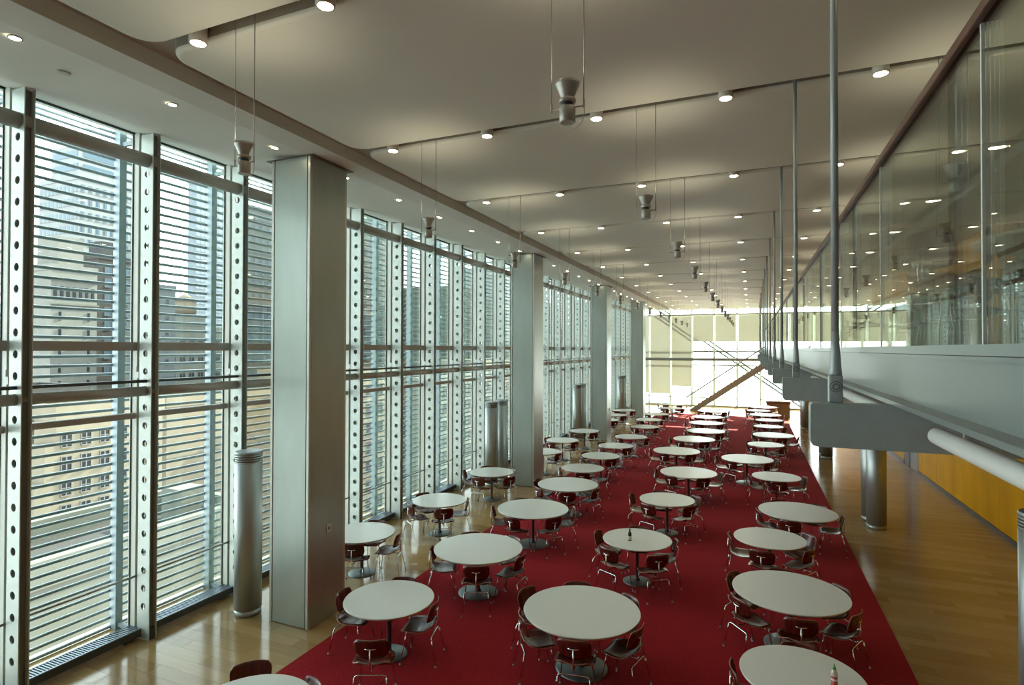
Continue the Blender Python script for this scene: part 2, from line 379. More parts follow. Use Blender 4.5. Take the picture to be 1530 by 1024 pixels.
ME['support_arm'] = MB().box(-8.45, -8.13, -0.02, 0.02, 4.05, 4.12).box(-8.45, -8.13, -0.02, 0.02, 6.98, 7.04).box(-8.45, -8.13, -0.02, 0.02, 0.05, 0.11).mesh('support_arm', M_SUP)
ME['rod'] = MB().tube([(0, 0.04, 0), (0, L-0.04, 0)], 0.0235, 8).mesh('ceramic_rod', M_ROD)
RZ = [0.03 + 0.1303*k for k in range(-2, 54)] + [7.11, 7.19, 7.27]
rb = MB()
for z in RZ: rb.tube([(-8.56, 0.04, z), (-8.56, L-0.04, z)], 0.0235, 6)
ME['rods'] = rb.mesh('ceramic_rods', M_ROD)
def grille():
    b = MB(); b.box(-8.08, -7.845, 0.02, L-0.02, 0.05, 0.14); 
    n = 40
    for i in range(n):
        y = 0.04 + (L-0.08)*i/n
        b.box(-8.07, -7.865, y, y+0.018, 0.14, 0.152, 1)
    b.box(-7.865, -7.845, 0.02, L-0.02, 0.14, 0.155, 1); b.box(-8.08, -8.065, 0.02, L-0.02, 0.14, 0.155, 1)
    b.box(-8.0, -7.9, 0.10, 0.22, 0, 0.05); b.box(-8.0, -7.9, L-0.26, L-0.14, 0, 0.05)
    return b.mesh('sill_heater', [M_DSTEEL, mat('heater_grille', (0.26, 0.31, 0.36), 0.4, 0.6)])
ME['heater'] = grille()
ME['bridge'] = MB().box(-7.93, -7.70, 0.0, 0.10, 0, 0.16).mesh('fin_foot', M_DSTEEL)
wi = 0
for k, fy in enumerate(FY):
    wi += 1
    last = k == len(FY)-1
    w = tag(empty('window_%d' % wi, (0, fy, 0)), kind='structure')
    names = [('fin_plate', 'fin_plate', (0, -0.05, 0)), ('fin_plate', 'fin_plate', (0, 0.05, 0)), ('fin_web', 'fin_web', (0, -0.05, 0)), ('mullion', 'mullion', (0,0,0)), ('mullion_neck', 'mullion_neck', (0,0,0)),
             ('bracket', 'bracket', (0,0,0)), ('rod_support', 'support', (0,0,0)), ('support_arm', 'support_arm', (0,0,0)), ('fin_foot', 'bridge', (0,-0.05,0))]
    if not last:
        names += [('glass_pane', 'glass_pane_a', (0,0,0)), ('glass_pane', 'glass_pane_b', (0,0,0)), ('glass_pane', 'glass_pane_c', (0,0,0)),
                  ('gasket', 'gasket_a', (0,0,0)), ('gasket', 'gasket_b', (0,0,0)), ('gasket', 'gasket_c', (0,0,0)), ('head_shadow_gap', 'head', (0,0,0)),
                  ('transom', 'transom_high', (0,0,0)), ('transom', 'transom_low', (0,0,0)), ('brace_tube', 'tube_high', (0,0,0)), ('brace_tube', 'tube_mid', (0,0,0)),
                  ('flat_rail', 'rail_flat', (0,0,0)), ('guard_rail', 'guard', (0,0,0))]
    for nm, me, lc in names: kid(nm, ME[me], w, lc)
    if not last:
        if 4 <= k <= 14:
            for z in RZ: kid('ceramic_rod', ME['rod'], w, (-8.56, 0, z))
        else: tag(kid('ceramic_rods', ME['rods'], w), kind='stuff')
        if k >= 4:
            tag(ob('sill_heater', ME['heater'], None, (0, fy+0.05 if False else fy, 0)), 'low grey grille heater along the sill of the %s window bay from the front' % ORD[k-4], 'heater', 'sill heaters along the glass wall')

# ------------------------------------------------------------------ end wall
XJ = [-6.95 + 1.5*j for j in range(0, 11)]
ew = tag(empty('wall_end', (0, 0, 0)), kind='structure')
kid('end_sill', MB().box(-8.2, 9.1, 42.45, 42.95, -0.05, 0.12).mesh('end_sill', M_RAILM), ew)
kid('roller_housing', MB().box(-8.0, 9.0, 42.35, 42.5, 6.47, 6.56).mesh('roller_housing', M_TUBE), ew)
kid('end_beam', MB().tube([(-8.0, 42.42, 3.34), (9.0, 42.42, 3.34)], 0.10, 12).mesh('end_beam', M_ENDT), ew)
kid('end_guard', MB().tube([(-8.0, 42.5, 0.62), (9.0, 42.5, 0.62)], 0.03, 8).mesh('end_guard', M_RAILM), ew)
kid('corner_post', MB().box(-8.35, -8.05, 42.35, 42.9, 0, 7.4).mesh('corner_post', M_FRAME), ew)
eme = {}
eme['post'] = MB().box(-0.05, 0.05, 42.68, 42.80, 0, 7.04).mesh('mullion', M_FRAME, 0.004)
finr = MB()
eme['t1'] = None
bnds = [-8.05] + XJ + [9.0]
fin_e = ME['fin_plate']
for j, x in enumerate(XJ):
    for dx in (-0.05, 0.05):
        # the same perforated plate, turned to stand square to the end wall
        kid('fin_plate', fin_e, ew, (x+dx, 42.6-7.9, 0), (0, 0, -PI/2))
    kid('mullion', eme['post'], ew, (x, 0, 0))
for j, (xa, xb) in enumerate(zip(bnds[:-1], bnds[1:])):
    wi += 1
    w = tag(empty('window_%d' % wi, (xa, 42.74, 0)), kind='structure')
    l = xb - xa
    for z0, z1 in ((0.12, 2.9), (2.96, 3.86), (3.94, 7.04)):
        kid('glass_pane', MB().box(0.05, l-0.05, -0.006, 0.006, z0, z1).mesh('glass_pane', G_PANE), w)
    kid('transom', MB().box(0.05, l-0.05, -0.06, 0.03, 3.84, 3.94).mesh('transom', M_ENDT), w)
    kid('transom', MB().box(0.05, l-0.05, -0.06, 0.03, 2.88, 2.96).mesh('transom', M_ENDT), w)
    kid('head_frame', MB().box(0.05, l-0.05, -0.05, 0.05, 6.98, 7.04).mesh('head_frame', M_FRAME), w)
    zb = {0: 0.9, 1: 0.88, 2: 1.42}.get(j, 4.62)
    if xb > 6: zb = 4.62
    sh = empty('roller_shade', (xa+l/2, 42.56, 0))
    tag(sh, 'cream roller shade, %s end-wall bay from the window corner, lowered %s' % (ORD[j], 'almost to the floor' if zb < 1 else ('three quarters down' if zb < 2 else 'a third down')), 'window shade', 'roller shades of the end wall')
    kid('shade_cloth', MB().box(-l/2+0.07, l/2-0.07, -0.002, 0.002, zb, 6.50).mesh('shade_cloth', M_SHADE), sh)
    kid('hem_bar', MB().box(-l/2+0.07, l/2-0.07, -0.008, 0.008, zb-0.03, zb).mesh('hem_bar', mat('hem', (0.6, 0.55, 0.42), 0.6)), sh)
    
# diagonal brace rods outside the end wall
br = ew
for off in (0.0, -0.30):
    kid('brace_rod', MB().tube([(-7.1, 43.4, 7.73+off), (3.1, 43.4, 0.4+off)], 0.06, 8).mesh('brace_rod', mat('brace_paint', (0.05, 0.055, 0.045), 0.5)), br)

# ------------------------------------------------------------------ columns
def column(i, y0):
    x0, x1, d, zt = -6.625, -5.894, 0.81, 6.86
    c = empty('clad_column', ((x0+x1)/2, y0 + d/2, 0))
    tag(c, ['large square metal-clad column nearest the viewer, by the window wall', 'second square metal-clad column along the window wall', 'third square metal-clad column along the window wall', 'farthest square metal-clad column, near the end wall'][i], 'column', 'metal clad columns along the window wall', 'thing')
    hw, hd = (x1-x0)/2, d/2
    kid('column_core', MB().box(-hw+0.03, hw-0.03, -hd+0.03, hd-0.03, 0, zt).mesh('column_core', M_BLACK), c)
    kid('side_panel', MB().box(hw-0.045, hw, -hd, hd, 0.006, zt).mesh('side_panel', M_COLE, 0.003), c)
    kid('side_panel', MB().box(-hw, -hw+0.045, -hd, hd, 0.006, zt).mesh('side_panel', M_COLE, 0.003), c)
    kid('side_skin', MB().box(hw, hw+0.003, -hd+0.045, hd-0.045, 0.012, zt).mesh('side_skin', M_COLP), c)
    kid('front_panel', MB().box(-hw+0.06, hw-0.06, -hd+0.003, -hd+0.03, 0.012, zt).mesh('front_panel', M_COLP, 0.002), c)
    kid('rear_panel', MB().box(-hw+0.06, hw-0.06, hd-0.03, hd-0.003, 0.012, zt).mesh('rear_panel', M_COLP), c)
    kid('collar', MB().box(-hw-0.085, hw+0.06, -hd-0.03, hd+0.085, zt-0.003, zt+0.006).mesh('collar', mat('collar_shadow', (0.16, 0.15, 0.11), 0.6)), c)  # dark colour paints the shadow line where the column meets the ceiling
    sw = empty('wall_switch', (x1+0.004, y0+0.42, 1.35))
    tag(sw, '%s wall switch plate on the hall side of the %s column' % (['small white', 'small grey', 'small dark', 'small dark'][i], ['nearest', 'second', 'third', 'farthest'][i]), 'switch')
    mm = M_WHITE if i == 0 else (M_CAN if i == 1 else M_DSTEEL)
    kid('plate', MB().box(0, 0.012, -0.045, 0.045, -0.06, 0.06).mesh('plate', mm, 0.002), sw)
    kid('rocker', MB().box(0.012, 0.022, -0.012, 0.012, -0.025, 0.025).mesh('rocker', M_GREYW), sw)
CY = [6.43, 15.62, 24.76, 33.83]
for i, y in enumerate(CY): column(i, y)

# displacement vents: steel cylinders with louvred tops
def vent_proto():
    v = empty('air_vent', (0, 0, 0))
    H, r = 2.48, 0.198
    kid('drum', MB().lathe([(r-0.012, 0.10), (r, 0.10), (r, H-0.17)], n=32).mesh('drum', M_STEEL), v)
    kid('plinth', MB().lathe([(r-0.006, 0.0), (r-0.006, 0.085), (r-0.02, 0.085), (r-0.02, 0.10)], n=32).mesh('plinth', M_STEEL), v)
    kid('louvre_core', MB().lathe([(r-0.03, H-0.17), (r-0.03, H-0.05)], n=24).mesh('louvre_core', M_BLACK), v)
    for z in (H-0.165, H-0.132, H-0.099, H-0.066):
        kid('louvre_ring', MB().lathe([(r-0.03, z), (r, z), (r, z+0.016), (r-0.03, z+0.022)], n=32, sm=False).mesh('louvre_ring', M_STEEL), v)
    kid('cap', MB().lathe([(r-0.03, H-0.045), (r+0.002, H-0.045), (r+0.002, H-0.012), (r-0.01, H)], n=32).mesh('cap', mat('vent_cap', (0.36, 0.40, 0.41), 0.4, 0.6)), v)
    return v
VP = vent_proto()
vspots = [(-7.13, 6.5, 'steel cylinder vent with louvred top beside the nearest column', 0), (-7.13, 15.35, 'nearer steel cylinder vent of the pair beside the second column', 0), (-7.13, 16.1, 'farther steel cylinder vent of the pair beside the second column', 0),
          (-7.13, 24.35, 'nearer steel cylinder vent of the pair beside the third column', 0), (-7.13, 25.1, 'farther steel cylinder vent of the pair beside the third column', 0), (-7.13, 33.4, 'nearer steel cylinder vent of the pair beside the farthest column', 0), (-7.13, 34.1, 'farther steel cylinder vent of the pair beside the farthest column', 0),
          (2.60, 7.07, 'steel cylinder vent with louvred top nearest the viewer under the mezzanine', 0), (2.60, 15.17, 'nearer drum of the first steel vent pair under the mezzanine', 0), (2.60, 15.85, 'farther drum of the first steel vent pair under the mezzanine', 0),
          (2.56, 24.1, 'nearer drum of the second steel vent pair under the mezzanine', 0), (2.56, 24.8, 'farther drum of the second steel vent pair under the mezzanine', 0), (2.50, 32.5, 'nearer drum of the farthest steel vent pair under the mezzanine', 0), (2.50, 33.2, 'farther drum of the farthest steel vent pair under the mezzanine', 0)]
for i, (x, y, lb, _) in enumerate(vspots):
    o = VP if i == 0 else clone(VP, (0,0,0)); o.location = (x, y, 0); tag(o, lb, 'air vent', 'steel cylinder vents')

# ------------------------------------------------------------------ carpet
tag(ob('carpet', MB().box(-5.47, 1.85, -3.5, 37.2, 0.0, 0.012).mesh('carpet', M_CARPET)), 'long red carpet under the rows of tables', 'carpet')

# ------------------------------------------------------------------ mezzanine
mz = tag(empty('mezzanine', (0.7, 0, 3.77)), 'grey steel mezzanine edge with floor slab above the walkway', 'mezzanine', None, 'structure')
MY0, MY1 = -3.8, 38.6
kid('floor_slab', MB().box(0.06, 8.3, MY0, MY1, 0.03, 0.28).mesh('floor_slab', [M_FLOOR]), mz)
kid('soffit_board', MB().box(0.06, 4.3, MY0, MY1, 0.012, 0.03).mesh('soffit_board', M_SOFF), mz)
kid('fascia_channel', MB().prism([(-0.035, 0.0), (0.03, 0.0), (0.03, 0.265), (-0.012, 0.265), (-0.012, 0.25), (0.018, 0.25), (0.018, 0.032), (-0.035, 0.022)], MY0, MY1, 'y').mesh('fascia_channel', M_FASC), mz)
kid('glass_shoe', MB().box(-0.022, 0.03, MY0, MY1, 0.268, 0.305).mesh('glass_shoe', M_SHOE), mz)
# balustrade
bal = tag(empty('balustrade', (0.70, 0, 4.07)), 'frameless glass balustrade with brown wooden handrail on the mezzanine edge', 'balustrade')
pj = [-3.7 + 1.6*k for k in range(0, 28)]
off = 2.31 - (-3.7 + 1.6*4); pj = [p+off for p in pj]; pj = [p for p in pj if p < MY1]
for a, c in zip(pj[:-1], pj[1:]):
    kid('glass_panel', MB().box(-0.006, 0.006, a+0.008, c-0.008, 0.0, 1.06).mesh('glass_panel', G_RAIL), bal)
    kid('joint_edge', MB().box(-0.005, 0.005, c-0.006, c+0.006, 0.0, 1.06).mesh('joint_edge', mat('glass_edge_bright', (0.85, 0.90, 0.86), 0.25)), bal)  # whitish colour stands in for light refracted in the panel edge
kid('handrail', MB().box(-0.028, 0.028, pj[0], MY1, 1.06, 1.10).mesh('handrail', M_WOODR, 0.008), bal)
# cantilever beams with hanger rods
by = [3.55 + 3.045*k for k in range(0, 12)]
beam_poly = [(0.325, 3.53), (5.0, 3.53), (5.0, 3.765), (0.304, 3.765), (0.294, 3.755), (0.294, 3.56), (0.303, 3.538)]
bme = MB().prism(beam_poly, -0.06, 0.06, 'y').mesh('beam_body', M_BEAM)
wme = MB().tube([(0.425, 0, 4.15), (0.425, 0, 7.042)], 0.0195, 12).mesh('rod', M_ROD2)
sme = MB().lathe([(0.0195, 4.16), (0.024, 4.06), (0.033, 3.93), (0.034, 3.915)], c=(0.425, 0), n=14).mesh('socket', M_ROD2)
fme = MB().box(0.391, 0.459, -0.032, 0.032, 3.765, 3.915).mesh('clevis', M_ROD2, 0.006)
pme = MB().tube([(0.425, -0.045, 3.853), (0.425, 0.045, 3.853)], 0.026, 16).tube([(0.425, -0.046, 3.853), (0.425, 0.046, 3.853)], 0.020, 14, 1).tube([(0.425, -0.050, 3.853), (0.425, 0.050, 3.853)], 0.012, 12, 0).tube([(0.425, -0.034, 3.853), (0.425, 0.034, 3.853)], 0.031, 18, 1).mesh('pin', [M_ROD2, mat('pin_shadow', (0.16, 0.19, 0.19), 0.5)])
for i, y in enumerate(by):
    far = '%s from the front' % ORD[i]
    bo = tag(empty('cantilever_beam', (0, y, 0)), 'grey steel cantilever beam under the mezzanine, %s' % far, 'beam', 'cantilever beams', 'thing')
    kid('beam_body', bme, bo)
    h = tag(empty('hanger_rod', (0, y+0.05, 0)), 'grey steel hanger rod from ceiling to mezzanine beam, %s' % far, 'rod', 'hanger rods along the mezzanine edge')
    kid('rod', wme, h); kid('socket', sme, h); kid('clevis', fme, h); kid('pin', pme, h)
# white tube lights under the slab, one per bay
for i in range(0, 8):
    y0 = 0.66 + 3.045*i; y1 = 3.42 + 3.045*i
    t = tag(empty('tube_light', (0.835, (y0+y1)/2, 3.635)), 'rounded white tube fitting under the mezzanine edge, %s bay from the front' % ORD[i], 'light fitting', 'tube fittings under the mezzanine')
    l = (y1-y0)/2
    kid('housing', MB().tube([(0, -l, 0), (0, -l+0.012, 0), (0, -l+0.05, 0), (0, l-0.05, 0), (0, l-0.012, 0), (0, l, 0)], [0.008, 0.026, 0.042, 0.042, 0.026, 0.008], 16).mesh('housing', M_WHITE), t)
    for q in (-l*0.7, l*0.7): kid('stem', MB().box(0.0, 0.006, q-0.003, q+0.003, 0.035, 0.147).mesh('stem', M_WHITE), t)

# mezzanine back: core walls and openings
wm = tag(empty('wall_mezzanine', (0, 0, 0)), kind='structure')
kid('ochre_bulkhead', MB().box(5.0, 5.3, 16.0, 30.0, 6.03, 6.87).mesh('ochre_bulkhead', M_YEL), wm)
kid('ochre_pier', MB().box(5.0, 5.3, 15.7, 16.4, 4.05, 6.87).mesh('ochre_pier', M_YEL), wm)
kid('grey_core', MB().box(5.0, 5.3, 20.6, 23.4, 4.05, 6.03).mesh('grey_core', M_GREYW), wm)
kid('far_wall', MB().box(9.0, 9.2, YB, 27.6, -0.1, 7.3).box(9.0, 9.2, 28.3, 30.4, -0.1, 7.3).box(9.0, 9.2, 31.7, 43, -0.1, 7.3).box(9.0, 9.2, 27.6, 28.3, -0.1, 5.8).box(9.0, 9.2, 27.6, 28.3, 6.7, 7.3).box(9.0, 9.2, 30.4, 31.7, -0.1, 5.8).box(9.0, 9.2, 30.4, 31.7, 6.7, 7.3).mesh('far_wall', M_GREYW), wm)
for a, c in ((27.6, 28.3), (30.4, 31.7)):
    wi += 1; w = tag(empty('window_%d' % wi, (9.1, a, 5.8)), kind='structure')
    kid('glass_pane', MB().box(-0.006, 0.006, 0, c-a, 0, 0.9).mesh('glass_pane', G_PANE), w)
    for q in range(7): kid('slat', MB().box(-0.05, -0.02, 0, c-a, 0.06+0.13*q, 0.10+0.13*q).mesh('slat', M_DSTEEL), w)
    kid('mullion', MB().box(-0.06, 0.02, (c-a)/2-0.03, (c-a)/2+0.03, 0, 0.9).mesh('mullion', M_DSTEEL), w)

# ------------------------------------------------------------------ stair by the end wall
st = tag(empty('staircase', (-3.77, 39.1, 0)), 'straight steel staircase with glass sides rising along the end wall to the mezzanine', 'staircase')
SL = 4.05/5.75; NR = 23; run = 5.75/NR; rise = 4.05/NR
for yy in (0.0, 1.35):
    kid('stringer', MB().prism([(0.0, 0.0), (0.42, 0.0), (5.95, 3.83), (5.95, 4.06), (5.62, 4.06), (0.0, 0.10)], yy, yy+0.06, 'y').mesh('stringer', M_STAIR), st)
    kid('stair_glass', MB().prism([(0.05, 0.14), (5.7, 4.12), (5.7, 5.02), (0.05, 1.04)], yy+0.022, yy+0.036, 'y').mesh('stair_glass', G_RAIL), st)
    kid('handrail', MB().tube([(-0.25, yy+0.03, 0.86), (0.05, yy+0.03, 1.07), (5.7, yy+0.03, 5.05), (6.0, yy+0.03, 5.16)], 0.035, 8).mesh('handrail', M_ENDT), st)
kid('soffit', MB().prism([(0.42, 0.0), (5.95, 3.83), (5.95, 3.87), (0.36, 0.0)], 0.06, 1.35, 'y').mesh('soffit', M_STAIR), st)
tm = MB().box(0, run+0.03, 0.06, 1.35, -0.035, 0.0).mesh('tread', M_COUNT)
rm = MB().box(0, 0.012, 0.06, 1.35, 0.0, rise-0.035).mesh('riser', M_STAIR)
for q in range(NR):
    kid('tread', tm, st, (0.06+q*run, 0, (q+1)*rise)); kid('riser', rm, st, (0.06+q*run, 0, q*rise))
kid('landing', MB().box(5.85, 9.0, -0.5, 1.9, 3.8, 4.05).mesh('landing', M_STAIR), st)

# service counter at the far end
ct = tag(empty('service_counter', (1.45, 37.9, 0)), 'dark wooden service counter with pale top at the far end of the carpet', 'counter')
kid('body', MB().box(-0.62, 0.62, -0.45, 0.9, 0.0, 0.93).mesh('body', M_COUNT), ct)
kid('counter_top', MB().box(-0.70, 0.70, -0.52, 0.97, 0.93, 0.98).mesh('counter_top', M_TOPW), ct)
kid('apron', MB().box(-0.66, 0.66, -0.48, 0.93, 0.80, 0.93).mesh('apron', mat('apron_wood', (0.13, 0.05, 0.035), 0.4)), ct)

# ------------------------------------------------------------------ tables
def table_proto(R, rb):
    t = empty('round_table', (0,0,0))
    kid('table_top', MB().lathe([(R-0.03, 0.708), (R-0.006, 0.716), (R, 0.732), (R-0.004, 0.740)], n=72, mis=[1, 1, 0, 0]).mesh('table_top', [M_LAM, M_LAME]), t)
    kid('pedestal', MB().lathe([(0.055, 0.03), (0.034, 0.06), (0.030, 0.10), (0.030, 0.66), (0.05, 0.685), (0.10, 0.707)], n=18).mesh('pedestal', M_POLE), t)
    kid('base_disc', MB().lathe([(rb, 0.0), (rb, 0.010), (rb-0.015, 0.018), (rb*0.4, 0.026), (0.055, 0.034)], n=48).mesh('base_disc', M_BASE), t)
    for a in range(4):
        c, s_ = math.cos(a*PI/2+0.4), math.sin(a*PI/2+0.4)
        kid('top_arm', MB().tube([(0.04*c, 0.04*s_, 0.70), (R*0.6*c, R*0.6*s_, 0.70)], 0.012, 6).mesh('top_arm', M_POLE), t)
    return t
BIG, SMALL = 0.735, 0.59
TP = {BIG: table_proto(BIG, 0.33), SMALL: table_proto(SMALL, 0.24)}
used = set()

# ------------------------------------------------------------------ chair
def shell(fn, nu, nv, th, mats):
    """A curved sheet fn(u, v) -> (x, y, z) with thickness th; faces 0, edge 1."""
    g = [[Vector(fn(i/nu, j/nv)) for j in range(nv+1)] for i in range(nu+1)]
    b = MB(); top = []; bot = []
    for i in range(nu+1):
        for j in range(nv+1):
            du = g[min(i+1, nu)][j]-g[max(i-1, 0)][j]; dv = g[i][min(j+1, nv)]-g[i][max(j-1, 0)]
            n = du.cross(dv); n = n.normalized() if n.length > 1e-9 else Vector((0,0,1))
            top.append(g[i][j]+n*th/2); bot.append(g[i][j]-n*th/2)
    W1 = nv+1; q = lambda i, j: i*W1+j; o = len(top)
    b.v = [tuple(p) for p in top+bot]
    for i in range(nu):
        for j in range(nv):
            b.f.append([q(i,j), q(i+1,j), q(i+1,j+1), q(i,j+1)]); b.mi.append(0); b.sm.append(True)
            b.f.append([o+q(i,j+1), o+q(i+1,j+1), o+q(i+1,j), o+q(i,j)]); b.mi.append(0); b.sm.append(True)
    per = [q(i, 0) for i in range(nu+1)] + [q(nu, j) for j in range(1, nv+1)] + [q(i, nv) for i in range(nu-1, -1, -1)] + [q(0, j) for j in range(nv-1, 0, -1)]
    for a, c in zip(per, per[1:]+per[:1]): b.f.append([a, o+a, o+c, c]); b.mi.append(1); b.sm.append(False)
    return b
def seat_fn(u, v):     # u across, v from rear to front
    a = 2*u-1; y = -0.20 + 0.40*v
    w = 0.205 + 0.035*math.sin(PI*min(1, v*1.1)) 
    e = 1 - 0.30*max(0, (0.22-v)/0.22)**2 - 0.22*max(0, (v-0.80)/0.20)**2
    x = a*w*e
    z = 0.425 + 0.028*a*a*(1-0.5*v) - 0.018*math.sin(PI*v) + 0.030*max(0, (0.25-v)/0.25)**2 - 0.035*max(0, (v-0.72)/0.28)**2
    return (x, y, z)
def back_fn(u, v):     # v from bottom to top
    a = 2*u-1; hv = 2*v-1
    w = 0.194 + 0.012*v
    e = 1 - 0.20*abs(hv)**4
    x = a*w*e
    z = 0.628 + 0.120*hv*(1-0.10*abs(a)**4) + 0.006*a*a
    y = -0.215 - 0.030*hv + 0.045*a*a
    return (x, y, z)
def chair_proto():
    c = empty('plywood_chair', (0,0,0))
    kid('seat', shell(seat_fn, 10, 8, 0.011, None).mesh('seat', [M_PLY, M_PLYE]), c)
    kid('backrest', shell(back_fn, 10, 6, 0.010, None).mesh('backrest', [M_PLY, M_PLYE]), c)
    kid('front_rail', MB().tube([(-0.17, 0.125, 0.375), (-0.145, 0.12, 0.392), (0.145, 0.12, 0.392), (0.17, 0.125, 0.375)], 0.0085, 7).mesh('front_rail', M_CHROME), c)
    kid('rear_rail', MB().tube([(-0.182, -0.215, 0.318), (-0.165, -0.205, 0.332), (-0.14, -0.20, 0.336), (0.14, -0.20, 0.336), (0.165, -0.205, 0.332), (0.182, -0.215, 0.318)], 0.0085, 7).mesh('rear_rail', M_CHROME), c)
    sp = kid('spine', MB().tube([(0, 0.12, 0.392), (0, 0.0, 0.388), (0, -0.13, 0.372), (0, -0.20, 0.372), (0, -0.232, 0.41), (0, -0.240, 0.50), (0, -0.236, 0.645)], 0.010, 7).mesh('spine', M_CHROME), c)
    kid('crossbar', MB().tube([(-0.062, -0.232, 0.648), (-0.03, -0.238, 0.642), (0.03, -0.238, 0.642), (0.062, -0.232, 0.648)], 0.008, 6).mesh('crossbar', M_CHROME), sp)
    for sx_ in (-1, 1):
        for top, foot in (((0.17, 0.125, 0.375), (0.215, 0.185, 0.012)), ((0.182, -0.215, 0.318), (0.215, -0.275, 0.012))):
            l = kid('leg', MB().tube([(sx_*top[0], top[1], top[2]), (sx_*(top[0]*0.8+foot[0]*0.2), top[1]*0.8+foot[1]*0.2, top[2]*0.8), (sx_*foot[0], foot[1], foot[2])], 0.0080, 6).mesh('leg', M_CHROME), c)
            kid('glide', MB().lathe([(0.014, 0.0), (0.014, 0.010), (0.008, 0.016)], c=(sx_*foot[0], foot[1]), n=8).mesh('glide', M_GLIDE), l)
    return c
CH = chair_proto(); ch_used = [False]

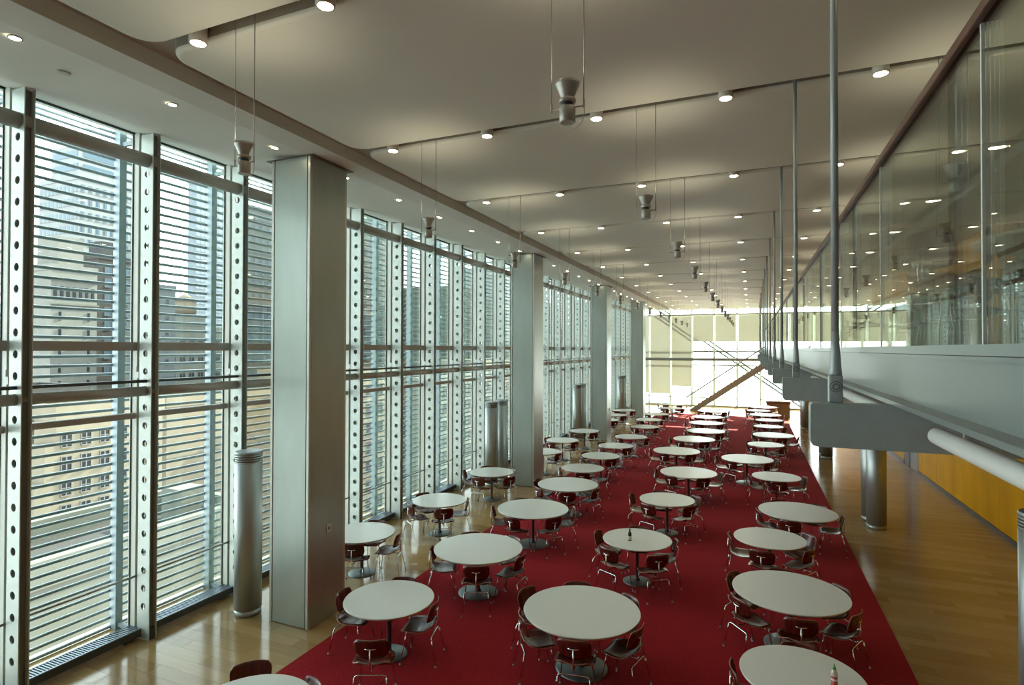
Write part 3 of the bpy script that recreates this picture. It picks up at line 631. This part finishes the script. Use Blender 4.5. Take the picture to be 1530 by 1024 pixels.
TT = {
'T1':(-4.25,3.87,SMALL,[(135,0.85),(66,0.65)]),
'T2':(-4.43,6.34,SMALL,[(182,0.71),(21,0.62),(294,1.09),(104,0.65)]),
'T6':(-4.2,8.53,BIG,[(300,0.81),(207,0.78),(351,0.80),(126,0.79),(62,0.79)]),
'T7':(-4.19,11.07,BIG,[(260,0.77),(321,0.77),(200,0.85),(20,0.85),(132,0.79)]),
'T8':(-4.16,13.4,BIG,[(285,0.77),(337,0.77),(227,0.77),(175,0.85),(122,0.79),(50,0.83)]),
'T9':(-4.34,15.38,SMALL,[(206,0.62),(285,0.62),(8,0.62),(86,0.65)]),
'T10':(-4.33,17.36,SMALL,[(223,0.68),(314,0.63),(49,0.76),(147,0.73)]),
'T11':(-4.3,19.38,SMALL,[(231,0.66),(314,0.64),(45,0.76),(147,0.74)]),
'T12':(-4.22,21.6,SMALL,[(239,0.67),(338,0.73),(72,0.75),(147,0.71)]),
'T13':(-4.23,24.64,SMALL,[(242,0.65),(331,0.63),(70,0.75),(153,0.67)]),
'T14':(-4.48,27.15,SMALL,[(249,0.75),(345,0.7),(66,0.71),(156,0.64)]),
'T15':(-4.5,29.64,SMALL,[(239,0.63),(314,0.71),(48,0.7),(142,0.67)]),
'T16':(-4.14,32.97,SMALL,[(244,0.68),(334,0.71),(65,0.67),(165,0.67)]),
'T17':(-4.42,35.27,BIG,[(257,0.78),(300,0.8),(14,0.86),(64,0.81),(122,0.83),(180,0.87)]),
'T3':(-6.5,8.45,SMALL,[(302,0.62),(20,0.62),(94,0.65),(188,0.7)]),
'T4':(-6.32,10.92,SMALL,[(303,0.71),(230,0.62),(24,0.62),(166,0.65)]),
'T5':(-6.47,13.95,SMALL,[(184,0.69),(274,0.75),(324,0.78),(136,0.65),(48,0.65)]),
'L1':(-6.25,17.4,SMALL,[(256,0.73),(347,0.62),(63,0.76),(163,0.68)]),
'L2':(-6.37,19.84,SMALL,[(251,0.74),(334,0.65),(67,0.64),(156,0.76)]),
'L3':(-6.28,22.46,SMALL,[(223,0.63),(317,0.74),(51,0.66),(135,0.77)]),
'L4':(-6.32,26.4,SMALL,[(230,0.63),(317,0.65),(59,0.64),(136,0.69)]),
'L5':(-6.4,28.5,SMALL,[(241,0.64),(322,0.74),(49,0.77),(141,0.66)]),
'L6':(-6.4,30.9,SMALL,[(226,0.68),(320,0.75),(62,0.69),(136,0.66)]),
'M1':(-2,7.03,BIG,[(282,0.77),(212,0.77),(338,0.77),(114,0.79),(54,0.79),(160,0.88)]),
'M2':(-1.85,10.01,SMALL,[(293,0.75),(242,0.65),(176,0.65),(100,0.65),(20,0.65)]),
'M3':(-1.73,12.91,SMALL,[(172,0.80),(246,0.68),(326,0.63),(106,0.65),(40,0.70)]),
'M4':(-1.58,15.97,BIG,[(243,0.77),(299,0.77),(20,0.85),(178,0.84),(126,0.79),(72,0.79)]),
'M5':(-2.27,19.2,BIG,[(247,0.77),(309,0.77),(10,0.85),(185,0.84),(128,0.79),(72,0.79)]),
'M6':(-1.97,21.96,BIG,[(233,0.8),(307,0.79),(350,0.9),(61,0.91),(117,0.9),(182,0.88)]),
'M7':(-1.73,24.32,BIG,[(254,0.78),(309,0.9),(22,0.9),(71,0.86),(140,0.86),(201,0.84)]),
'M8':(-1.92,27,BIG,[(255,0.81),(320,0.91),(3,0.91),(81,0.87),(123,0.9),(184,0.91)]),
'M9':(-2.02,29.39,BIG,[(243,0.79),(315,0.85),(17,0.9),(66,0.77),(140,0.77),(200,0.78)]),
'M10':(-1.97,32.34,BIG,[(262,0.9),(317,0.9),(10,0.87),(73,0.9),(142,0.84),(197,0.77)]),
'R1':(0.46,6.5,SMALL,[(88,0.65),(188,0.66),(356,0.72)]),
'R2':(0.47,8.68,BIG,[(160,0.81),(222,0.79),(278,0.77),(322,0.79),(32,0.79),(95,0.79)]),
'R3':(0.28,10.98,SMALL,[(193,0.64),(262,0.71),(318,0.68),(34,0.80)]),
'R4':(0.85,13.01,BIG,[(197,0.77),(254,0.82),(2,0.78),(52,0.79),(112,0.79)]),
'R5':(0.58,16.35,SMALL,[(273,0.66),(20,0.70),(186,0.66),(88,0.65)]),
'R6':(-0.14,18.65,BIG,[(233,0.77),(325,0.79),(172,0.88),(20,0.82),(120,0.79),(70,0.79)]),
'R7':(0.44,21.71,SMALL,[(228,0.69),(323,0.71),(39,0.67),(141,0.7)]),
'R8':(0.76,24.21,BIG,[(239,0.89),(284,0.85),(350,0.88),(49,0.8),(112,0.91),(164,0.78)]),
'R9':(0.65,26.85,SMALL,[(248,0.7),(329,0.75),(66,0.63),(158,0.65)]),
'R10':(0.73,29.25,SMALL,[(239,0.68),(329,0.65),(60,0.65),(136,0.69)]),
'R11':(0.62,31.55,BIG,[(243,0.9),(306,0.77),(358,0.85),(62,0.87),(122,0.78),(177,0.89)]),
'R12':(0.32,33.6,SMALL,[(239,0.7),(326,0.72),(56,0.67),(152,0.69)]),
'R13':(0.58,35.68,BIG,[(255,0.8),(325,0.8),(18,0.79),(85,0.82),(143,0.78),(191,0.79)]),
}
ROWS = [('window-edge carpet row', ['T1','T2','T6','T7','T8','T9','T10','T11','T12','T13','T14','T15','T16','T17'], 0.012),
        ('row against the windows', ['T3','T4','T5','L1','L2','L3','L4','L5','L6'], 0.0),
        ('middle carpet row', ['M%d' % i for i in range(1, 11)], 0.012),
        ('mezzanine-edge carpet row', ['R%d' % i for i in range(1, 14)], 0.012)]
def seat_poly(az, d):
    a = math.radians(az); r = d - 0.215; f = Vector((-math.cos(a), -math.sin(a))); sd = Vector((-f.y, f.x)); o = Vector((math.cos(a), math.sin(a)))*r
    return [o + sd*px + f*py for px, py in ((-0.235,-0.295), (0.235,-0.295), (0.262,-0.06), (0.235,0.20), (0.19,0.235), (-0.19,0.235), (-0.235,0.20), (-0.262,-0.06))]
def overlap(A, B):
    for P in (A, B):
        for i in range(len(P)):
            e = P[(i+1) % len(P)]-P[i]; n = Vector((e.y, -e.x))
            if max(n.dot(q) for q in A) < min(n.dot(q) for q in B) or max(n.dot(q) for q in B) < min(n.dot(q) for q in A): return False
    return True
def relax(R, chs):
    c = [[float(a), d] for a, d in chs]
    for it in range(500):
        hit = False
        for i in range(len(c)):
            for j in range(i):
                if overlap(seat_poly(*c[i]), seat_poly(*c[j])):
                    hit = True; df = (c[i][0]-c[j][0]+180) % 360 - 180; s_ = 0.4 if df > 0 else -0.4
                    c[i][0] += s_; c[j][0] -= s_
                    if it > 12:
                        for q in (i, j): c[q][1] = min(c[q][1]+0.004, R+0.30)
        if not hit: break
    return [(a % 360, d) for a, d in c]
DIRS = ['mezzanine', 'far mezzanine', 'far', 'far window', 'window', 'near window', 'near', 'near mezzanine']
for rown, keys, z in ROWS:
    for i, kx in enumerate(keys):
        x, y, R, chs = TT[kx]
        if kx == 'T1': z_ = 0.012
        t = TP[R] if R not in used else clone(TP[R], (0,0,0))
        used.add(R); t.location = (x, y, z)
        tag(t, '%s round white pedestal table, %s from front in %s' % ('large' if R == BIG else 'small', ORD[i], rown), 'table', 'round white tables')
        chs = relax(R, chs)
        taken = set()
        for az, d in chs:
            a = math.radians(az); k0 = round(az/45) % 8
            order = sorted(range(8), key=lambda q: abs((az - q*45 + 180) % 360 - 180))
            di = next(q for q in order if q not in taken); taken.add(di)
            c = CH if not ch_used[0] else clone(CH, (0,0,0)); ch_used[0] = True
            dd = d - 0.215
            jit = math.radians(random.uniform(-2, 2))
            zc = z
            cx, cyy = x+dd*math.cos(a), y+dd*math.sin(a)
            if z == 0:      # keep these chairs' feet off the carpet edge
                fa = a + PI/2; fx = max(cx + px_*math.cos(fa) - py_*math.sin(fa) for px_ in (-0.235, 0.235) for py_ in (-0.29, 0.20))
                if fx > -5.49: cx -= fx + 5.49
            c.location = (cx, cyy, zc); c.rotation_euler = (0, 0, a + PI/2 + jit)
            tag(c, 'red plywood chair, %s side of %s table, %s' % (DIRS[di], ORD[i], rown), 'chair', 'chairs around the white tables')

# mezzanine table and chairs seen through the glass
def mez_set(x, y, R, azs, nm):
    t = clone(TP[R], (x, y, 4.05)); tag(t, 'round white table on the mezzanine, %s' % nm, 'table', 'mezzanine tables')
    for q, az in enumerate(azs):
        a = math.radians(az); c = clone(CH, (x+(R+0.25)*math.cos(a), y+(R+0.25)*math.sin(a), 4.05), a+PI/2)
        tag(c, 'red plywood chair, %s side of the mezzanine table %s' % (DIRS[round(az/45) % 8], nm), 'chair', 'mezzanine chairs')
mez_set(2.12, 4.72, BIG, (200, 140, 90), 'nearest the glass edge')
mez_set(2.9, 8.3, SMALL, (225, 135, 0), 'behind the nearest one')
mez_set(2.6, 11.6, BIG, (215, 270, 160, 90), 'third from the front')

# bottles
bt = tag(empty('sauce_bottle', (-1.95, 9.87, 0.752)), 'dark brown bottle with a pale label on the second table of the middle row', 'bottle')
kid('glass_body', MB().lathe([(0.030, 0.0), (0.032, 0.006), (0.032, 0.115), (0.026, 0.135), (0.013, 0.155), (0.012, 0.178)], n=18).mesh('glass_body', mat('brown_glass', (0.03, 0.018, 0.012), 0.15)), bt)
kid('bottle_label', MB().lathe([(0.0326, 0.02), (0.0326, 0.085)], n=18, caps=False).mesh('bottle_label', mat('paper_label', (0.55, 0.52, 0.46), 0.6)), bt)
kid('cap', MB().lathe([(0.014, 0.178), (0.014, 0.200), (0.010, 0.203)], n=14).mesh('cap', M_DSTEEL), bt)
b2 = tag(empty('sauce_bottle', (0.74, 6.42, 0.752)), 'clear squeeze bottle of red sauce with a green cap on the nearest mezzanine-edge table', 'bottle')
kid('sauce', MB().lathe([(0.029, 0.002), (0.030, 0.006), (0.030, 0.095)], n=18).mesh('sauce', mat('red_sauce', (0.45, 0.07, 0.04), 0.3)), b2)
kid('clear_body', MB().lathe([(0.030, 0.097), (0.030, 0.125), (0.020, 0.150), (0.014, 0.158)], n=18).mesh('clear_body', mat('cloudy_plastic', (0.62, 0.52, 0.46), 0.3)), b2)
kid('cap', MB().lathe([(0.016, 0.158), (0.016, 0.180), (0.007, 0.190), (0.004, 0.212)], n=14).mesh('cap', mat('green_cap', (0.06, 0.30, 0.06), 0.4)), b2)
kid('print_mark', MB().lathe([(0.0304, 0.055), (0.0304, 0.075)], n=18, caps=False).mesh('print_mark', mat('white_print', (0.75, 0.68, 0.62), 0.5)), b2)

# ------------------------------------------------------------------ ceiling lights
canm = MB().lathe([(0.062, ZC-0.045), (0.075, ZC-0.05), (0.078, ZC-0.04), (0.078, 7.042)], n=24).mesh('can', M_CAN)
facem = MB().lathe([(0.002, ZC-0.046), (0.062, ZC-0.046)], n=20, sm=False, caps=False).mesh('lamp_face', M_LAMP)
ringm = MB().lathe([(0.062, ZC-0.0455), (0.062, ZC-0.035)], n=20, caps=False).mesh('inner_ring', M_CAN)
LX = [-4.63 + 1.457*i for i in range(6)] + [3.06]
for gi, gy in enumerate(GY[2:]):
    for i, x in enumerate(LX):
        l = tag(empty('ceiling_light', (x, gy, 0)), 'white can light, %s from the window side, %s ceiling slot from front' % (ORD[i], ORD[gi]), 'ceiling light', 'can lights in the ceiling slots')
        kid('can', canm, l); kid('lamp_face', facem, l)
dlm = MB().lathe([(0.045, 0.0), (0.060, 0.0), (0.062, -0.006), (0.045, -0.008)], n=20, caps=False).mesh('trim_ring', M_CAN)
dfm = MB().lathe([(0.002, -0.004), (0.045, -0.004)], n=16, sm=False, caps=False).mesh('lamp_face', M_LAMP)
for i in range(25):
    y = 2.99 + 1.535*i; x = -6.2; pass
    l = tag(empty('downlight', (x, y, soff(x)-0.006)), 'small recessed downlight, %s from the front in the strip by the windows' % ORD[i], 'downlight', 'downlights in the window strip')
    kid('trim_ring', dlm, l); kid('lamp_face', dfm, l)
for i, (x, y) in enumerate([(4.6, 8.6), (4.6, 11.6), (4.6, 14.6), (4.6, 17.6), (4.6, 20.6), (7.2, 14.6), (7.2, 17.6), (7.2, 20.6), (7.2, 23.6), (4.6, 23.6), (4.6, 26.6)]):
    l = tag(empty('downlight', (x, y, ZC+0.001)), 'small downlight over the mezzanine, %s from front, %s' % (ORD[round((y-8.6)/3)], 'line nearer the cove' if x < 5 else 'line farther from the glass'), 'downlight', 'downlights over the mezzanine')
    kid('trim_ring', dlm, l); kid('lamp_face', dfm, l)
sd = tag(empty('smoke_detector', (-6.62, 3.62, soff(-6.62))), 'flat white detector disc on the ceiling strip near the window wall', 'detector')
kid('disc', MB().lathe([(0.06, 0.0), (0.062, -0.012), (0.05, -0.02)], n=20).mesh('disc', M_CAN), sd)

# pendant uplights
def pend_proto():
    p = empty('pendant_uplight', (0,0,0))
    kid('cone', MB().lathe([(0.080, 0.262), (0.084, 0.268), (0.080, 0.250), (0.042, 0.165), (0.040, 0.160), (0.036, 0.165), (0.074, 0.250), (0.080, 0.262)], n=24, caps=False).mesh('cone', M_PEND), p)
    kid('collar', MB().lathe([(0.040, 0.132), (0.056, 0.134), (0.056, 0.158), (0.040, 0.162)], n=20).mesh('collar', M_PEND), p)
    kid('neck', MB().lathe([(0.038, 0.105), (0.038, 0.134)], n=16).mesh('neck', M_DSTEEL), p)
    kid('can', MB().lathe([(0.046, 0.0), (0.053, 0.004), (0.053, 0.100), (0.046, 0.108)], n=20).mesh('can', M_PEND), p)
    kid('lamp', MB().lathe([(0.002, 0.175), (0.036, 0.175)], n=14, caps=False).mesh('lamp', mat('uplamp', (1, .9, .7), 0.5, emit=((1.0, 0.84, 0.6), 6.0))), p)
    kid('crossbar', MB().tube([(-0.112, 0, 0.098), (0.112, 0, 0.098)], 0.005, 6).tube([(-0.112, 0, 0.085), (-0.112, 0, 0.14)], 0.007, 6).tube([(0.112, 0, 0.085), (0.112, 0, 0.14)], 0.007, 6).mesh('crossbar', M_PEND), p)
    kid('wire', MB().tube([(-0.112, 0, 0.13), (-0.112, 0, 1.477)], 0.0028, 5).mesh('wire', M_WIRE), p)
    kid('wire', MB().tube([(0.112, 0, 0.13), (0.112, 0, 1.477)], 0.0040, 5).mesh('wire', M_WIRE), p)
    kid('cable', MB().tube([(0.0, 0, 0.004), (0.02, 0, -0.035), (0.06, 0, -0.045), (0.10, 0, -0.01), (0.116, 0, 0.05), (0.114, 0, 0.14)], 0.003, 5).mesh('cable', M_CAN), p)
    ld = bpy.data.lights.new('uplamp', 'SPOT'); ld.energy = 13.0; ld.color = (1.0, 0.88, 0.66); ld.spot_size = math.radians(115); ld.spot_blend = 1.0; ld.shadow_soft_size = 0.03
    lo = bpy.data.objects.new('uplamp', ld); COL.objects.link(lo); lo.parent = p; lo.location = (0, 0, 0.20); lo.rotation_euler = (PI, 0, 0); KIDS[p.name].append(lo)
    return p
PP = pend_proto(); first = True
for ri, (px, rn) in enumerate(((-4.05, 'window-side row'), (-1.13, 'centre row'), (1.79, 'row over the mezzanine'))):
    for gi, gy in enumerate(GY[2:]):
        if ri == 2 and gi == 0: continue
        p = PP if first else clone(PP, (0,0,0)); first = False
        p.location = (px, gy, 5.565)
        tag(p, 'grey cone pendant uplight, %s from front, %s' % (ORD[gi], rn), 'pendant light', 'pendant uplights')

# ------------------------------------------------------------------ city outside
tag(ob('street_ground', MB().box(-420, -14, -60, 700, -45.4, -45).mesh('street_ground', mat('asphalt', (0.16, 0.16, 0.16), 0.9))), kind='structure')
GL_D = mat('city_glass_dark', (0.012, 0.014, 0.017), 0.35, 0, 0.12)
GL_B = mat('city_glass_blue', (0.045, 0.075, 0.10), 0.35, 0, 0.2)
FR_L = mat('city_window_frame', (0.075, 0.07, 0.06), 0.6)
def bmat(n, c): return mat('facade_'+n, tuple(v*0.22 for v in c), 0.85, 0, 0.2, noise=(0.35, 0.10, (1, 1, 1)))
def win_mesh(w, h, gl, double=True):
    # local: facade in the yz plane, outward +x
    b = MB(); f = 0.06
    b.box(0, 0.06, -w/2-f, -w/2, -h/2-f, h/2+f, 0); b.box(0, 0.06, w/2, w/2+f, -h/2-f, h/2+f, 0)
    b.box(0, 0.06, -w/2, w/2, h/2, h/2+f, 0); b.box(0, 0.12, -w/2-f, w/2+f, -h/2-f, -h/2, 0)
    b.add([(0.015, -w/2, -h/2), (0.015, w/2, -h/2), (0.015, w/2, h/2), (0.015, -w/2, h/2)], [(0,1,2,3)], 1)
    if double: b.box(0.015, 0.045, -0.04, 0.04, -h/2, h/2, 0)
    b.box(0.015, 0.04, -w/2, w/2, -0.03, 0.03, 0)
    return b.mesh('window', [FR_L, gl])
def building(name, label, x0, y0, y1, depth, zt, facade, wsp=None, single=True, zlow=-16.0, extra=None, face_y=False, cat='building', zb=-45.0):
    """x0: the face turned to the hall; wsp: (bay width, floor height, window w, window h, glass, double)."""
    o = tag(empty(name, (x0, (y0+y1)/2, zb)), label, cat, None, 'thing')
    def k(nm, me, dx=0, dy=0, dz=0, rot=None): return kid(nm, me, o, (dx, dy, dz), rot)
    hy = (y1-y0)/2; H = zt-zb
    k('wall', MB().box(-depth, 0, -hy, hy, 0, H-0.9).mesh('wall', facade))
    k('parapet', MB().box(-0.35, 0.12, -hy-0.12, hy+0.12, H-0.9, H+0.2).box(-depth-0.12, -depth+0.35, -hy-0.12, hy+0.12, H-0.9, H+0.2).box(-depth+0.35, -0.35, -hy-0.12, -hy+0.35, H-0.9, H+0.2).box(-depth+0.35, -0.35, hy-0.35, hy+0.12, H-0.9, H+0.2).mesh('parapet', facade))
    if wsp:
        bw, fh, ww, wh, gl, dbl = wsp
        wm_ = win_mesh(ww, wh, gl, dbl)
        ny = max(1, int((y1-y0-0.6)/bw)); nz = max(1, int((zt-1.2-zlow)/fh)); st_ = MB()
        cells = []
        for j in range(nz):
            z = H - 1.6 - fh*(j+0.4)
            for i in range(ny):
                cells.append((0.0, -hy + (y1-y0)*(i+0.5)/ny, z, 0.0))
            if face_y:
                nx = max(1, int((depth-0.6)/bw))
                for i in range(nx): cells.append((-depth*(i+0.5)/nx, -hy, z, -PI/2))
        if single and len(cells) <= 260:
            for x, y, z, a in cells: k('window', wm_, x, y, z, (0, 0, a))
        else:
            for x, y, z, a in cells:
                if a == 0:
                    st_.box(x, x+0.03, y-ww/2, y+ww/2, z-wh/2, z+wh/2, 1); st_.box(x, x+0.10, y-ww/2-0.1, y+ww/2+0.1, z-wh/2-0.15, z-wh/2, 0); st_.box(x, x+0.08, y-0.05, y+0.05, z-wh/2, z+wh/2, 0)
                else:
                    st_.box(x-ww/2, x+ww/2, y-0.03, y, z-wh/2, z+wh/2, 1); st_.box(x-ww/2-0.1, x+ww/2+0.1, y-0.10, y, z-wh/2-0.15, z-wh/2, 0)
            tag(k('window_rows', st_.mesh('window_rows', [FR_L, gl])), kind='stuff')
    if extra: extra(k, hy, H, depth)
    return o
C_CREAM = bmat('cream', (0.60, 0.50, 0.36)); C_BEIGE = bmat('beige', (0.50, 0.48, 0.42)); C_BROWN = bmat('brown', (0.13, 0.115, 0.105)); C_GREY = bmat('grey', (0.24, 0.25, 0.26))
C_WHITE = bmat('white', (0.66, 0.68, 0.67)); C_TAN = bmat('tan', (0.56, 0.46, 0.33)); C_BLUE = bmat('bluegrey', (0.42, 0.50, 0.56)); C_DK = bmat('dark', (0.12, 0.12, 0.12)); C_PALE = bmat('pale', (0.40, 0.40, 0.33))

def tower_top(k, hy, H, d):
    k('upper_block', MB().box(-d+5, 0, -hy, hy, H, H+7.6).mesh('upper_block', C_WHITE))
    s_ = MB()
    for j in range(2): s_.box(0, 0.1, -hy+1, hy-4, H+1.5+3.2*j, H+3.0+3.2*j); s_.box(-d+6, -0.5, -hy-0.1, -hy, H+1.5+3.2*j, H+3.0+3.2*j)
    k('window_band', s_.mesh('window_band', GL_B))
building('office_tower', 'tall white office tower with dense rows of bluish windows behind the first window bay', -150, 85.6, 99.5, 16, 45.9, C_WHITE, (1.5, 3.3, 0.95, 1.7, GL_B, False), False, 0.0, tower_top, True)
def beige_top(k, hy, H, d):
    k('upper_block', MB().box(-d+3, -0.8, -hy+1.5, -hy+5.5, H, H+5.2).mesh('upper_block', C_BEIGE))
    s_ = MB()
    for i in range(7): s_.box(0, 0.14, -hy+0.35+i*1.0, -hy+0.85+i*1.0, H-5.6, H-3.6)
    k('louvre_slots', s_.mesh('louvre_slots', GL_D))
    k('cornice', MB().box(-0.3, 0.35, -hy-0.2, hy+0.2, H-2.6, H-2.2).box(-0.3, 0.3, -hy-0.2, hy+0.2, H-6.8, H-6.5).mesh('cornice', C_PALE))
    s2 = MB()
    for yy in (-hy+1.2, hy-1.6):
        for j in range(7): s2.box(0, 0.12, yy, yy+0.35, H-9.5-3*j, H-8.0-3*j)
    k('slit_windows', s2.mesh('slit_windows', GL_D))
building('stepped_building', 'plain beige stepped building with narrow slit windows below the white tower', -110, 58.6, 66.0, 10, 18.3, C_BEIGE, None, True, 0, beige_top)
def tank_top(k, hy, H, d):
    k('roof_block', MB().box(-5, -0.5, -hy+1.0, hy-2.0, H, H+3.0).mesh('roof_block', C_DK))
building('brown_building', 'brown brick building with pale paired windows right of the beige stepped one', -128, 77.0, 85.0, 6, 24.0, C_BROWN, (2.5, 3.1, 1.25, 1.8, GL_B, True), True, -5.0, tank_top)
def chim(k, hy, H, d):
    k('chimney', MB().box(-2.4, -0.4, -hy+0.5, -hy+1.7, H, H+3.2).box(-2.5, -0.3, -hy+0.35, -hy+1.85, H+3.2, H+4.6).mesh('chimney', C_GREY))
building('chimney_building', 'narrow grey building with a square chimney stack', -92, 65.0, 68.0, 8, 14.6, C_GREY, (1.4, 2.6, 0.7, 1.2, GL_D, False), True, -2)
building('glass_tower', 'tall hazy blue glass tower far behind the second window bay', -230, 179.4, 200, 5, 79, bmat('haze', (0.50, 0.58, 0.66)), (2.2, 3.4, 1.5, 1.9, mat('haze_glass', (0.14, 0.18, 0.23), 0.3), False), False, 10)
def rail_top(k, hy, H, d):
    k('penthouse', MB().box(-7, -1.5, -hy+1, hy-4, H+0.3, H+2.6).mesh('penthouse', C_PALE))
    s_ = MB()
    for i in range(12): s_.box(-0.1, 0.0, -hy+0.9*i, -hy+0.9*i+0.06, H+0.3, H+1.3)
    s_.box(-0.1, 0.0, -hy, hy, H+1.25, H+1.32); k('roof_railing', s_.mesh('roof_railing', M_DSTEEL))
building('terrace_building', 'low building with a white roof terrace and dark windows', -100, 70.6, 88.0, 10, 8.0, C_PALE, (1.8, 3.0, 1.1, 1.5, GL_D, True), True, -6, rail_top)
wt = tag(empty('water_tank', (-106, 80.5, 10.6)), 'wooden roof water tank with a conical tan roof', 'water tank')
kid('tank', MB().lathe([(2.0, 0.4), (2.0, 3.0)], n=18).mesh('tank', C_TAN), wt); kid('cone_roof', MB().lathe([(2.3, 3.0), (0.05, 4.6)], n=18).mesh('cone_roof', bmat('tank_roof', (0.66, 0.55, 0.38))), wt)
for a in range(4): kid('leg', MB().tube([(1.2*math.cos(a*PI/2), 1.2*math.sin(a*PI/2), 0), (1.2*math.cos(a*PI/2), 1.2*math.sin(a*PI/2), 0.4)], 0.12, 6).mesh('leg', M_DSTEEL), wt)
building('dark_apartment_block', 'large dark grey apartment block behind the third window bay', -140, 126.0, 150.0, 7, 47.4, C_GREY, (2.6, 3.4, 1.3, 1.8, GL_B, False), True, -8)
building('dark_brick_block', 'dark brown brick block at the far side of the street', -62, 29.0, 36.5, 8, 0.2, C_BROWN, (1.9, 2.9, 0.9, 1.4, GL_D, True), True, -22)
def cream_set(k, hy, H, d):
    k('setback', MB().box(-2.2, 0, -hy-0.7, -hy, 0, H-2.6).mesh('setback', C_CREAM)); k('setback', MB().box(-2.0, 0, -hy-1.3, -hy-0.7, 0, H-5.2).mesh('setback', C_CREAM))
building('cream_apartment_house', 'cream brick apartment house with paired dark windows below the beige building', -45, 24.4, 32.2, 2.6, -0.2, C_CREAM, (1.15, 1.72, 0.62, 1.0, GL_D, True), True, -20, cream_set)
def blank_ex(k, hy, H, d):
    s_ = MB()
    for j in range(3): s_.box(0, 0.05, -hy, hy, H-2.2-4*j, H-2.1-4*j)
    k('string_course', s_.mesh('string_course', C_PALE))
building('blank_wall_building', 'building with a sunlit blank tan party wall behind the second window bay', -55, 39.8, 56.5, 5, -1.1, C_TAN, None, True, -10, blank_ex)
def roof_ex(k, hy, H, d):
    k('roof_slab', MB().box(-d, -0.4, -hy+0.4, hy-0.4, H-0.9, H-0.8).mesh('roof_slab', C_BROWN))
    k('bulkhead', MB().box(-6, -3.2, -hy+0.6, -hy+2.4, H-0.8, H+1.2).mesh('bulkhead', C_PALE)); k('roof_unit', MB().box(-4.2, -2.6, hy-2.4, hy-1.0, H-0.8, H+0.9).mesh('roof_unit', C_PALE))
building('low_roof_building', 'nearest low building with a pale wall and white roof below the window wall', -26, 9.5, 24.0, 6.5, -4.6, C_PALE, None, True, -10, roof_ex)
tag(ob('lower_roof', MB().box(-24, -14.5, 8.0, 16.0, -12.4, -12.0).mesh('lower_roof', C_BEIGE)), 'flat white roof slab far below the first window bay', 'roof', None, 'thing')
long_ = [(-85, 104, 127, 36.5, C_GREY, 'grey tower with dense windows beyond the nearest column'), (-95, 132, 150, 18, C_BEIGE, 'beige mid-rise next to the grey tower beyond the nearest column'),
         (-72, 128, 150, 20, C_BROWN, 'brown mid-rise in the middle of the bay between the columns'), (-70, 152, 176, 28, C_WHITE, 'white tower near the second column'),
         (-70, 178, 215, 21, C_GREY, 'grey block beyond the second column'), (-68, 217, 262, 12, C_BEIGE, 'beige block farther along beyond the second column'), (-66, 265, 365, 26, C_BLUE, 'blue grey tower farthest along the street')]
for x0, ya, yb, zt, fm, lb in long_:
    building('street_building', lb, x0, ya, yb, 14, zt, fm, (2.6, 3.2, 1.4, 1.7, GL_D if fm is not C_WHITE else GL_B, False), False, -18)
tan_ = [(-48, 58, 72, 1.0, C_CREAM, 'cream house low in the bay past the nearest column'), (-46, 73, 98, -0.5, C_BEIGE, 'beige house low before the second column'), (-48, 99, 135, 1.5, C_TAN, 'tan house low beyond the second column'), (-50, 137, 190, 3, C_CREAM, 'cream house low beyond the second column')]
for x0, ya, yb, zt, fm, lb in tan_:
    building('row_house', lb, x0, ya, yb, 14, zt, fm, (2.2, 2.6, 1.3, 1.5, GL_D, True), (yb-ya) < 30, -20)
